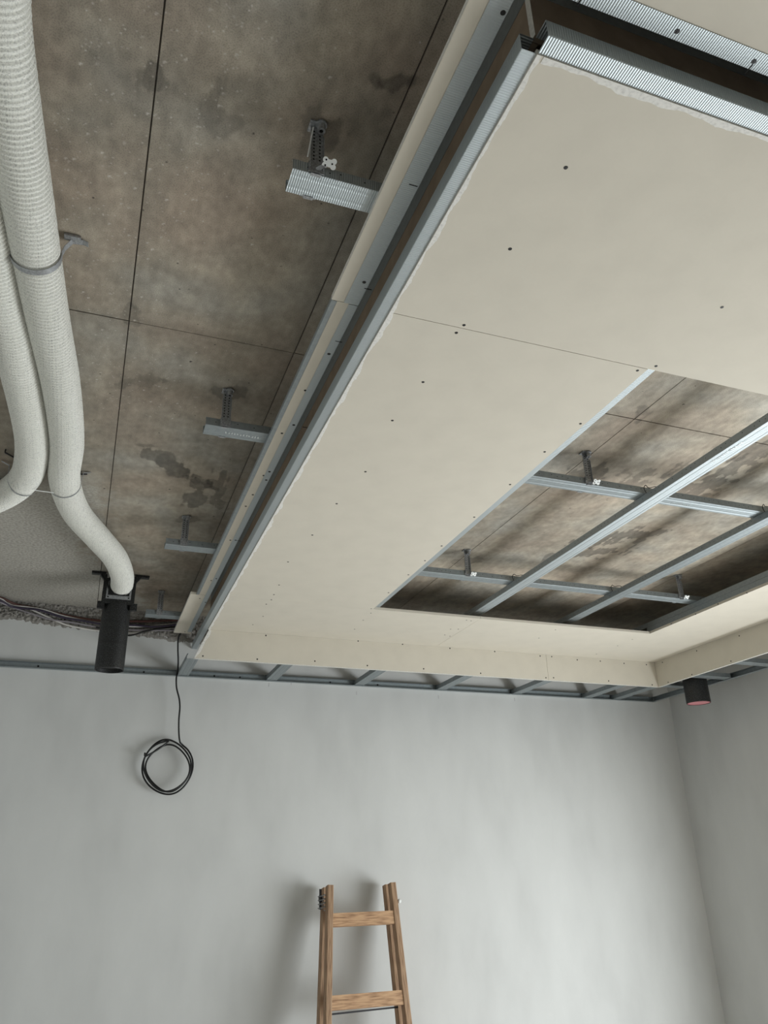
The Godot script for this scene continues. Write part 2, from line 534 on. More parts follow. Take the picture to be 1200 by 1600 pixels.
func hanger(x: float, z: float, label: String, fancy := 0) -> void:
	# nonius hanger: foot on the slab, perforated strip down the near side of the carrier channel, clip round the web
	var t := thing("hanger_bracket", label, "ceiling hanger", Vector3(x, SL, z), "")
	var zz := 0.0325
	var top := SL - t.position.y
	var low := PB - t.position.y
	var st := mb()
	box(st, Vector3(-0.013, low + 0.012, zz - 0.0006), Vector3(0.013, top - 0.004, zz + 0.0006))
	box(st, Vector3(-0.014, low + 0.012, zz), Vector3(-0.0128, top - 0.03, zz + 0.006))
	box(st, Vector3(0.0128, low + 0.012, zz), Vector3(0.014, top - 0.03, zz + 0.006))
	obj("perforated_strip", st, M.strap, t)
	st = mb()
	var yy := low + 0.036
	while yy < top - 0.012:
		for sx in [-0.006, 0.006]:
			disc(st, Vector3(sx, yy, zz + 0.0009), Vector3(0, 0, 1), 0.0022, 8)
		yy += 0.0095
	obj("strip_holes", st, M.hole, t)
	st = mb()
	box(st, Vector3(-0.017, top - 0.0035, zz - 0.014), Vector3(0.017, top - 0.0005, zz + 0.014))
	obj("foot", st, M.strap, t)
	st = mb()
	lathe(st, [Vector2(0.004, -0.016), Vector2(0.0085, -0.016), Vector2(0.0085, 0.0), Vector2(0.012, 0.0), Vector2(0.012, 0.004)], 12, Transform3D(Basis(), Vector3(0.006, top - 0.006, zz + 0.010)))
	obj("anchor", st, M.strap, t)
	st = mb()
	disc(st, Vector3(0.006, top - 0.0205, zz + 0.010), Vector3.DOWN, 0.0042, 10)
	obj("anchor_bore", st, M.hole, t)
	st = mb()
	box(st, Vector3(-0.016, low + 0.002, 0.0315), Vector3(0.016, low + 0.028, 0.0332))
	box(st, Vector3(-0.016, low + 0.002, -0.0332), Vector3(0.016, low + 0.028, -0.0315))
	box(st, Vector3(-0.016, low + 0.0275, -0.0332), Vector3(0.016, low + 0.0287, 0.0332))
	box(st, Vector3(-0.01, low - 0.0016, 0.026), Vector3(0.01, low - 0.0002, 0.0332))
	box(st, Vector3(-0.01, low - 0.0016, -0.0332), Vector3(0.01, low - 0.0002, -0.026))
	obj("clip", st, M.strap, t)
	if fancy == 1:
		st = mb()
		bar(st, Vector3(-0.02, low + 0.03, zz + 0.008), Vector3(-0.011, top - 0.02, zz + 0.012), Vector3.RIGHT, 0.0025, 0.0025)
		obj("wire_pin", st, M.white_plastic, t)
	if fancy >= 1:
		# four lobed bright tab
		var fb := Basis(Vector3.RIGHT, 2.42)
		st = mb()
		var c := Vector3(0.022, low + (0.023 if fancy == 1 else 0.008), zz + 0.012)
		for q in [[-0.008, 0.005], [0.009, 0.005], [-0.008, -0.005], [0.009, -0.005]]:
			lathe(st, [Vector2(0, -0.0012), Vector2(0.0055, -0.0012), Vector2(0.0055, 0.0012), Vector2(0, 0.0012)], 12, Transform3D(fb, c + Vector3(q[0], 0, 0) + fb.z * q[1]))
		bar(st, c + Vector3(-0.008, 0, 0), c + Vector3(0.009, 0, 0), fb.z, 0.014, 0.0022)
		var tab := obj("lobed_tab", st, M.white_plastic, t)
		st = mb()
		for q in [[-0.007, 0.005], [0.006, 0.0], [-0.007, -0.005]]:
			disc(st, c + Vector3(q[0], 0, 0) + fb.z * q[1] + fb.y * 0.0016, fb.y, 0.0019, 8)
		obj("tab_hole", st, M.hole, tab)
		st = mb()
		bar(st, c + Vector3(-0.004, -0.002, -0.002), Vector3(0.0, low + 0.01, 0.033), Vector3.RIGHT, 0.008, 0.001)
		obj("tab_stem", st, M.strap, t)

func strap_round(t: Node3D, pts: Array, at: Vector3, right: Vector3, along: Vector3, width: float, hole_every: float, m: Material) -> void:
	var st := mb()
	var T := Transform3D(Basis(right, Vector3.UP, along), at - t.position - along * width / 2)
	sheet(st, pts, 0.0009, width, T)
	obj("band", st, m, t)
	if hole_every <= 0.0:
		return
	st = mb()
	var s := 0.0
	for i in pts.size() - 1:
		var d: Vector2 = pts[i + 1] - pts[i]
		s += d.length()
		if s > hole_every:
			s = 0.0
			var c: Vector2 = (pts[i] + pts[i + 1]) / 2
			var nrm := Vector2(d.y, -d.x).normalized()
			c += nrm * 0.0006
			disc(st, T * Vector3(c.x, c.y, width / 2), T.basis * Vector3(nrm.x, nrm.y, 0), 0.0032, 8)
	obj("band_holes", st, M.stamp, t).set_meta("kind", "stuff")

func cable(called: String, pts: Array, r: float, m: Material, label: String, group := "") -> MeshInstance3D:
	var st := mb()
	tube(st, smooth_path(pts, 0.02), r, 8)
	var o := obj(called, st, m)
	tag(o, label, "cable", group)
	return o

# ================================================================ the scene
func _ready() -> void:
	rng.seed = 77
	# ---- camera
	var cam := Camera3D.new()
	cam.name = "camera"
	cam.transform = Transform3D(cam_basis, Vector3(0, EYE, 0))
	cam.fov = rad_to_deg(2.0 * atan(800.0 / FPX))
	cam.near = 0.02
	cam.far = 60.0
	add_child(cam)
	cam.current = true
	# ---- sky and exposure
	var we := WorldEnvironment.new()
	we.name = "world_environment"
	var env := Environment.new()
	env.background_mode = Environment.BG_SKY
	env.sky = Sky.new()
	var sky := ProceduralSkyMaterial.new()
	sky.sky_top_color = Color(0.74, 0.8, 0.86)
	sky.sky_horizon_color = Color(0.88, 0.9, 0.92)
	sky.ground_horizon_color = Color(0.6, 0.6, 0.58)
	sky.ground_bottom_color = Color(0.4, 0.4, 0.38)
	env.sky.sky_material = sky
	env.tonemap_mode = Environment.TONE_MAPPER_LINEAR
	env.tonemap_exposure = 1.0
	env.sdfgi_enabled = true
	env.ssao_enabled = true
	env.ssil_enabled = true
	we.environment = env
	add_child(we)
	# ---- daylight through the window in the right wall
	var day := AreaLight3D.new()
	day.name = "window_daylight"
	day.area_size = Vector2(WZ1 - WZ0 - 0.06, WY1 - WY0 - 0.06)
	day.position = Vector3(XR + 0.06, (WY0 + WY1) / 2, (WZ0 + WZ1) / 2)
	day.rotation.y = PI / 2
	day.light_color = Color(0.97, 0.99, 1.0)
	day.light_energy = 13.5
	day.area_range = 30.0
	day.area_attenuation = 2.0
	day.shadow_enabled = true
	add_child(day)

	make_materials()
	var st := mb()
	lathe(st, [Vector2(0, 0.0009), Vector2(0.0022, 0.0006), Vector2(0.0038, 0.0007), Vector2(0.0042, 0.0), Vector2(0.0018, -0.004)].map(func(p): return p), 10)
	screw_mesh = st.commit()
	screw_mesh.surface_set_material(0, M.screw)

	build_room()
	build_ducts()
	build_frame()
	build_boards()
	build_lower_frame()
	build_cans()
	build_cables()
	build_ladder()

func build_room() -> void:
	var st := mb()
	box(st, Vector3(XL - 0.2, -0.2, ZW - 0.2), Vector3(XR + 0.25, 0, ZR + 0.2))
	structure("floor", st, M.floor)
	st = mb()
	box(st, Vector3(XL - 0.2, 0, ZW - 0.2), Vector3(XR + 0.25, SL + 0.2, ZW))
	var back := structure("wall_back", st, M.wall)
	st = mb()
	box(st, Vector3(XL - 0.2, 0, ZW), Vector3(XL, SL + 0.2, ZR))
	structure("wall_left", st, M.wall)
	st = mb()
	box(st, Vector3(XL - 0.2, 0, ZR), Vector3(XR + 0.25, SL + 0.2, ZR + 0.2))
	structure("wall_front", st, M.wall)
	# right wall with its window opening
	var w0 := WZ0
	var w1 := WZ1
	var y0 := WY0
	var y1 := WY1
	var wm := (w0 + w1) / 2
	st = mb()
	box(st, Vector3(XR, 0, ZW), Vector3(XR + 0.25, SL + 0.2, w0))
	box(st, Vector3(XR, 0, w1), Vector3(XR + 0.25, SL + 0.2, ZR))
	box(st, Vector3(XR, 0, w0), Vector3(XR + 0.25, y0, w1))
	box(st, Vector3(XR, y1, w0), Vector3(XR + 0.25, SL + 0.2, w1))
	structure("wall_right", st, M.wall)
	var win := Node3D.new()
	win.name = "window_1"
	win.set_meta("kind", "structure")
	win.position = Vector3(XR + 0.16, y0, wm)
	add_child(win)
	st = mb()
	for q in [[w0, w0 + 0.06], [w1 - 0.06, w1], [wm - 0.03, wm + 0.03]]:
		box(st, Vector3(-0.035, 0, q[0] - wm), Vector3(0.035, y1 - y0, q[1] - wm))
	for q in [[0.0, 0.06], [y1 - y0 - 0.06, y1 - y0]]:
		box(st, Vector3(-0.034, q[0], w0 - wm), Vector3(0.034, q[1], w1 - wm))
	obj("window_frame", st, M.frame, win)
	for q in [[w0 + 0.06, wm - 0.03], [wm + 0.03, w1 - 0.06]]:
		st = mb()
		quad(st, Vector3(0, 0.06, q[0] - wm), Vector3(0, 0.06, q[1] - wm), Vector3(0, y1 - y0 - 0.06, q[1] - wm), Vector3(0, y1 - y0 - 0.06, q[0] - wm), Vector3(-1, 0, 0))
		obj("window_pane", st, M.glass, win)
	# concrete slab: formwork panels with open joints under a backing
	var ceil_node := Node3D.new()
	ceil_node.name = "ceiling"
	ceil_node.set_meta("kind", "structure")
	add_child(ceil_node)
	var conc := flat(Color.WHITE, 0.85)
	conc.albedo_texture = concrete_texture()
	conc.detail_enabled = true
	conc.detail_blend_mode = BaseMaterial3D.BLEND_MODE_MUL
	conc.detail_uv_layer = BaseMaterial3D.DETAIL_UV_2
	conc.detail_albedo = noise_tex(noise(66, 0.12, 4), 512, [[0.0, grey(0.78)], [0.5, grey(0.96)], [1.0, grey(1.0)]])
	conc.uv2_triplanar = true
	conc.uv2_world_triplanar = true
	conc.uv2_scale = Vector3.ONE * 4.0
	var joint := flat(Color(0.3, 0.28, 0.25), 0.95)
	st = mb()
	box(st, Vector3(XL - 0.2, SL + 0.004, ZW - 0.2), Vector3(XR + 0.25, SL + 0.25, ZR + 0.2))
	obj("slab_core", st, joint, ceil_node)
	var xs := [XL - 0.05, -0.027, 0.4275, 1.6, 2.8, XR + 0.05]
	var zs := [ZR + 0.05, 0.68, -1.82, ZW - 0.05]
	for i in xs.size() - 1:
		for j in zs.size() - 1:
			var g := 0.0018
			var a := Vector3(xs[i] + g, SL + 0.0006 * ((i * 7 + j * 5) % 3), zs[j + 1] + g)
			var b := Vector3(xs[i + 1] - g, SL + 0.006, zs[j] - g)
			st = mb()
			var uv := func(p: Vector3) -> Vector2: return Vector2((p.x - CX0) / CW, (CZ0 - p.z) / CD)
			var c := [Vector3(a.x, a.y, a.z), Vector3(b.x, a.y, a.z), Vector3(b.x, a.y, b.z), Vector3(a.x, a.y, b.z)]
			var e := 0.0012
			var cu := [c[0] + Vector3(-e, b.y - a.y, -e), c[1] + Vector3(e, b.y - a.y, -e), c[2] + Vector3(e, b.y - a.y, e), c[3] + Vector3(-e, b.y - a.y, e)]
			quad(st, c[0], c[1], c[2], c[3], Vector3.DOWN, uv.call(c[0]), uv.call(c[1]), uv.call(c[2]), uv.call(c[3]))
			for k in 4:
				var l := (k + 1) % 4
				var nn: Vector3 = [Vector3(0, 0, -1), Vector3(1, 0, 0), Vector3(0, 0, 1), Vector3(-1, 0, 0)][k]
				quad(st, c[k], c[l], cu[l], cu[k], nn, uv.call(c[k]), uv.call(c[l]), uv.call(c[l]), uv.call(c[k]))
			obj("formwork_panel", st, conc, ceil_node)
	# rough plaster atop the back wall, extended to the slab and darkened as shade
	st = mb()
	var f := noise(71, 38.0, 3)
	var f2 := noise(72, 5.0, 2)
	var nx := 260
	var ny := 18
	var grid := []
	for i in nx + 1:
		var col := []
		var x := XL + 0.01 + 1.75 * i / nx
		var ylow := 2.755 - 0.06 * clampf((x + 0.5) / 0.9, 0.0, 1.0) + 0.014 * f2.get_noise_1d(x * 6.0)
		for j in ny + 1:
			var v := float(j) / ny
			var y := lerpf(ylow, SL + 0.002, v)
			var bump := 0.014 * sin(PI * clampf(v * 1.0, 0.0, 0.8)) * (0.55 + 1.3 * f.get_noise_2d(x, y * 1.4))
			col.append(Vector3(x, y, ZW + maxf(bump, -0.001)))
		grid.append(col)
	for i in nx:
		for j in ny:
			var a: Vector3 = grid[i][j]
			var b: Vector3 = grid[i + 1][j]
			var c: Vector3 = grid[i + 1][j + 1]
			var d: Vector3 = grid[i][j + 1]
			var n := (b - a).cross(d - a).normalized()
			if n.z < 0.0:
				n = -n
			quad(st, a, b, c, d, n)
	obj("shaded_plaster_edge", st, M.plaster, back)
	# pencil ticks on the wall under the stub channels
	for p in [[420, 1070], [557, 1083], [685, 1089], [804, 1093], [455, 1067]]:
		st = mb()
		var q := on_z(p[0], p[1], ZW)
		box(st, q + Vector3(-0.001, -0.011, -0.001), q + Vector3(0.001, 0.011, 0.0004))
		obj("pencil_mark", st, M.cable_grey, back)

func build_ducts() -> void:
	var yd := SL - 0.057
	var r := 0.054
	var pts := [Vector3(-0.262, yd, 0.9), Vector3(-0.262, yd, 0.2)]
	for p in [[-7, 0], [14, 150], [40, 300], [57, 400], [75, 500], [95, 600], [104.5, 690], [101, 750], [119, 800], [153, 840], [180, 872], [191, 900]]:
		pts.append(on_y(p[0], p[1], yd))
	var end: Vector3 = pts[pts.size() - 1]
	pts.append(Vector3(end.x + 0.006, yd - 0.004, -3.86))
	var path := smooth_path(pts, 0.0032)
	var st := mb()
	tube(st, path, r, 26, 0.0050, 0.0128)
	var o := obj("ventilation_duct", st, M.duct)
	tag(o, "white ribbed ventilation duct that bends down into the black air outlet", "duct", "white ribbed ducts under the slab")
	pts = [Vector3(-0.40, yd, 0.9), Vector3(-0.398, yd, 0.2), Vector3(-0.384, yd, -0.6), Vector3(-0.362, yd, -1.2)]
	for p in [[-2, 450], [18, 520], [31.5, 580], [44, 640], [50.5, 690], [48, 722], [40, 745], [20, 765], [-12, 782], [-60, 800]]:
		pts.append(on_y(p[0], p[1], yd))
	var last: Vector3 = pts[pts.size() - 1]
	pts.append(Vector3(XL - 0.05, yd, last.z - 0.05))
	st = mb()
	tube(st, smooth_path(pts, 0.0032), r, 26, 0.0050, 0.0128)
	o = obj("ventilation_duct", st, M.duct)
	tag(o, "white ribbed ventilation duct that turns off into the left wall", "duct", "white ribbed ducts under the slab")
	# perforated strap round both ducts
	var c1 := on_y(56, 396, yd)
	var c2 := on_y(-14, 388, yd)
	c2 = Vector3(c1.x - 0.133, yd, c1.z + 0.012)
	var t := thing("pipe_strap", "wide perforated metal strap round both ducts near the slab crossing joint", "strap", Vector3(c1.x, SL, c1.z), "straps holding the ducts")
	var along := (on_y(75, 500, yd) - on_y(40, 300, yd)).normalized()
	var right := Vector3.UP.cross(along).normalized()
	if right.x < 0:
		right = -right
	along = right.cross(Vector3.UP)
	var top := SL - yd
	var rr := r + 0.0012
	var line := [Vector2(rr + 0.052, top - 0.006), Vector2(rr + 0.040, top - 0.002), Vector2(rr + 0.016, top - 0.004), Vector2(rr + 0.003, top - 0.028)]
	for k in 19:
		var a := deg_to_rad(12.0 - k * 9.6)
		line.append(Vector2(cos(a), sin(a)) * rr)
	var gap := (c1 - c2).length()
	for k in 19:
		var a := deg_to_rad(-12.0 - k * 9.0)
		line.append(Vector2(-gap, 0) + Vector2(cos(a), sin(a)) * rr)
	line.append(Vector2(-gap - rr - 0.002, top - 0.01))
	strap_round(t, line, c1, right, along, 0.017, 0.016, M.strap)
	# crumpled end of the strap screwed to the slab
	st = mb()
	var foot := on_y(112, 371, SL - 0.004) - t.position
	box(st, foot + Vector3(-0.016, -0.003, -0.009), foot + Vector3(0.02, 0.003, 0.008))
	obj("strap_end", st, M.strap, t)
	# thin second strap where the ducts part
	var d1 := on_y(101, 756, yd)
	var t2 := thing("pipe_strap", "thin metal strap round both ducts where they part", "strap", Vector3(d1.x, SL, d1.z), "straps holding the ducts")
	line = [Vector2(rr + 0.028, top - 0.003), Vector2(rr + 0.003, top - 0.006)]
	for k in 19:
		var a := deg_to_rad(12.0 - k * 8.0)
		line.append(Vector2(cos(a), sin(a)) * rr)
	var al := Vector3(0.12, 0, -1).normalized()
	strap_round(t2, line, d1, al.cross(Vector3.UP).normalized(), al, 0.007, 0.0, M.strap)
	var d2 := on_y(37, 752, yd)
	line = []
	for k in 21:
		var a := deg_to_rad(-28.0 - k * 8.0)
		line.append(Vector2(cos(a), sin(a)) * rr)
	line.append(Vector2(-rr - 0.002, top - 0.012))
	line.append(Vector2(-rr - 0.03, top - 0.004))
	var al2 := Vector3(-0.42, 0, -1).normalized()
	strap_round(t2, line, d2, al2.cross(Vector3.UP).normalized(), al2, 0.007, 0.0, M.strap)
	st = mb()
	var q0 := on_y(54, 766, yd - 0.05)
	var q1 := on_y(84, 770, yd - 0.05)
	bar(st, q0 - t2.position, q1 - t2.position, Vector3.FORWARD, 0.006, 0.001)
	obj("joining_band", st, M.white_plastic, t2)
	# nails in the slab beside the straps
	for p in [[8, 707, 26, 717], [126, 741, 136, 741]]:
		st = mb()
		var a := on_y(p[0], p[1], SL - 0.012)
		var b := on_y(p[2], p[3], SL - 0.003)
		bar(st, a, b, Vector3.FORWARD, 0.004, 0.004)
		bar(st, a, Vector3(a.x, SL + 0.002, a.z), Vector3.FORWARD, 0.004, 0.004)
		o = obj("bent_nail", st, M.iron)
		tag(o, "small bent nail in the slab left of the ducts" if p[0] < 50 else "small bent nail in the slab right of the duct bend", "nail", "bent nails in the slab")

func build_frame() -> void:
	# carrier channels across the room, with their ends standing out on the left
	var ends := [0.239, 0.2235, 0.211, 0.2155]
	var words := ["carrier channel end with ribbed face beside the white lobed tab", "carrier channel end with a stamped label on its underside", "carrier channel end just below the wet stains on the slab", "carrier channel end close to the cables on the back wall"]
	var zs := [-1.104, -2.106, -3.10, -4.10]
	var carriers := []
	for i in 4:
		var t := channel("carrier_channel", Vector3(ends[i], PB, zs[i]), Vector3(0.478, PB, zs[i]), M.knurl if i == 0 else M.zinc, "galvanised " + words[i], "carrier channels under the slab", 1)
		carriers.append(t)
	var inner := channel("carrier_channel", Vector3(0.56, PB, zs[1]), Vector3(3.42, PB, zs[1]), M.zinc, "galvanised carrier channel across the middle of the opening", "carrier channels under the slab", 1)
	channel("carrier_channel", Vector3(0.56, PB, zs[2]), Vector3(3.42, PB, zs[2]), M.zinc, "galvanised carrier channel across the rear of the opening", "carrier channels under the slab", 1)
	stamp_marks(carriers[1], Vector3(0.29, PB - 0.0004, -2.106), Vector3.RIGHT, Vector3(0, 0, 1), 0.11)
	stamp_marks(inner, on_y(1050, 786, PB - 0.0004), Vector3.RIGHT, Vector3(0, 0, 1), 0.09)
	# channels running to the back wall, visible in the opening
	var c1 := channel("ceiling_channel", Vector3(1.842, CDB, -0.62), Vector3(1.842, CDB, -4.0), M.knurl, "galvanised ceiling channel crossing the opening with an embossed maker's stamp", "ceiling channels in the opening", 1)
	stamp_marks(c1, on_y(1113, 722, CDB - 0.0004), Vector3(0, 0, 1), Vector3.RIGHT, 0.15)
	channel("ceiling_channel", Vector3(2.396, CDB, -0.62), Vector3(2.396, CDB, -4.0), M.zinc, "galvanised ceiling channel crossing the opening next to its dark right side", "ceiling channels in the opening", 1)
	channel("ceiling_channel", Vector3(2.92, CDB, -0.62), Vector3(2.92, CDB, -4.0), M.zinc, "galvanised ceiling channel along the right edge of the opening", "ceiling channels in the opening", 0)
	channel("ceiling_channel", Vector3(1.25, CDB, -0.62), Vector3(1.25, CDB, -4.0), M.zinc, "galvanised ceiling channel along the left edge of the opening", "ceiling channels in the opening", 0)
	# cross connectors where channels hang from carriers
	var k := 0
	for x in [1.842, 2.396]:
		for i in [1, 2]:
			var t := thing("cross_connector", "dark wire hook where the %s channel crosses the %s carrier" % ["stamped" if x < 2.0 else "plain", "middle" if i == 1 else "rear"], "connector", Vector3(x, PB, zs[i]), "cross connectors in the opening")
			var st := mb()
			for s in [-1.0, 1.0]:
				tube(st, smooth_path([Vector3(-0.026, -0.004, s * 0.034), Vector3(-0.036, 0.018, s * 0.036), Vector3(-0.024, 0.034, s * 0.033), Vector3(0.0, 0.033, s * 0.02), Vector3(0.024, 0.034, s * 0.033), Vector3(0.036, 0.014, s * 0.036)], 0.006), 0.0014, 6)
			obj("hook_wire", st, M.iron, t)
			k += 1
	# hangers
	hanger(0.285, zs[0], "perforated hanger with white lobed tab and pin over a protruding channel end", 1)
	hanger(0.282, zs[1], "perforated hanger with a round eyelet anchor above the stamped channel end")
	hanger(0.283, zs[2], "perforated hanger standing just below the dark wet stains")
	hanger(0.283, zs[3], "perforated hanger close to the back wall beside the black air outlet")
	hanger(1.572, zs[1], "shiny perforated hanger in the opening above the middle carrier", 2)
	hanger(1.575, zs[2], "perforated hanger at the rear of the opening left of the stamped channel", 2)
	hanger(2.79, zs[2], "perforated hanger at the rear of the opening right of the plain channel", 2)
	# tracks round the island: flange under, web outside
	var u := [Vector2(0.0257, 0), Vector2(0.0009, 0), Vector2(0, 0.0009), Vector2(0, 0.0343), Vector2(0.0009, 0.035), Vector2(0.026, 0.035)]
	var u2 := [Vector2(0.0303, 0), Vector2(0.0009, 0), Vector2(0, 0.0009), Vector2(0, 0.0343), Vector2(0.0009, 0.035), Vector2(0.03, 0.035)]
	var y0 := HB + 0.003
	var y1 := HB + TB + 0.0003
	track(Vector3(0.5063, y0, -0.676), Vector3(0.5063, y0, ZW + 0.006), u, Vector3.RIGHT, Vector3.UP, M.knurl, "bright knurled edge track along the left edge of the lowered ceiling", "edge tracks of the lowered ceiling")
	track(Vector3(3.36, y0, -0.6437), Vector3(0.534, y0, -0.6437), u2, Vector3(0, 0, -1), Vector3.UP, M.knurl, "bright knurled edge track along the front edge of the lowered ceiling", "edge tracks of the lowered ceiling")
	# tracks under the board strips, on the other side of the slot
	var v := [Vector2(0.0355, 0), Vector2(0.0009, 0), Vector2(0, 0.0009), Vector2(0, 0.026)]
	var v2 := [Vector2(0.031, 0), Vector2(0.0009, 0), Vector2(0, 0.0009), Vector2(0, 0.026)]
	var y2 := HS - 0.0008
	var zs1 := on_y(535, 472, HS).z
	var v3 := [Vector2(0.0225, 0), Vector2(0.0009, 0), Vector2(0, 0.0009), Vector2(0, 0.026)]
	var tf := track(Vector3(0.4796, y2, zs1 - 0.001), Vector3(0.4796, y2, -4.30), v3, Vector3.LEFT, Vector3.UP, M.knurl, "slim knurled track under the long narrow board strip, running to the back wall", "tracks along the light slot")
	var tl := track(Vector3(0.4796, y2, -0.45), Vector3(0.4796, y2, zs1 + 0.001), v, Vector3.LEFT, Vector3.UP, M.knurl, "knurled track with punched slits under the strip with the pale cut edge", "tracks along the light slot")
	var tn := track(Vector3(3.5, y2, -0.6128), Vector3(0.481, y2, -0.6128), v2, Vector3(0, 0, 1), Vector3.UP, M.knurl, "knurled track screwed under the front board, across the slot", "tracks along the light slot")
	for p in [[786, 20], [569, 441], [514, 553], [459, 664], [421, 737], [416, 750], [368, 844], [338, 904], [321, 941]]:
		screw(tl if p[1] < 470 else tf, on_y(p[0], p[1], y2 - 0.0006), Vector3.DOWN, 1.1)
	for p in [[1058, 49], [1178, 96]]:
		screw(tn, on_y(p[0], p[1], y2 - 0.0006), Vector3.DOWN, 1.1)
	for p in [[648, 290], [577, 452], [531, 534], [479, 668], [374, 845]]:
		block(tl if p[1] < 470 else tf, "cut_slit", on_y(p[0], p[1], y2 - 0.0003) + Vector3(-0.012, -0.0006, -0.0012), on_y(p[0], p[1], y2 - 0.0003) + Vector3(0.006, 0.0, 0.0012), M.hole)
	for p in [[905, 3], [1168, 110]]:
		block(tn, "cut_slit", on_y(p[0], p[1], y2 - 0.0003) + Vector3(-0.0012, -0.0006, -0.006), on_y(p[0], p[1], y2 - 0.0003) + Vector3(0.0012, 0.0, 0.012), M.hole)
	# tracks on the slab at the top of the upstand
	var w := [Vector2(0.03, -0.0003), Vector2(0.0009, -0.0003), Vector2(0, -0.0012), Vector2(0, -0.045)]
	track(Vector3(0.5345, SL - 0.0005, -0.676), Vector3(0.5345, SL - 0.0005, -4.02), w, Vector3.RIGHT, Vector3.UP, M.zinc, "dark slab track above the brown upstand on the left side of the slot", "slab tracks above the slot")
	track(Vector3(3.4, SL - 0.0005, -0.6745), Vector3(0.5365, SL - 0.0005, -0.6745), w, Vector3(0, 0, -1), Vector3.UP, M.zinc, "dark slab track above the brown upstand on the front side of the slot", "slab tracks above the slot")
	# tracks framing the opening
	var e := [Vector2(-0.06, 0), Vector2(-0.0009, 0), Vector2(0, 0.0009), Vector2(0, 0.0285)]
	track(Vector3(1.281, y1, -1.30), Vector3(1.281, y1, -3.49), e, Vector3.RIGHT, Vector3.UP, M.knurl, "bright metal track along the left edge of the square opening", "tracks framing the opening")
	track(Vector3(2.889, y1 + 0.0005, -1.30), Vector3(2.889, y1 + 0.0005, -3.49), e, Vector3.LEFT, Vector3.UP, M.zinc, "grey metal track along the right edge of the square opening", "tracks framing the opening")

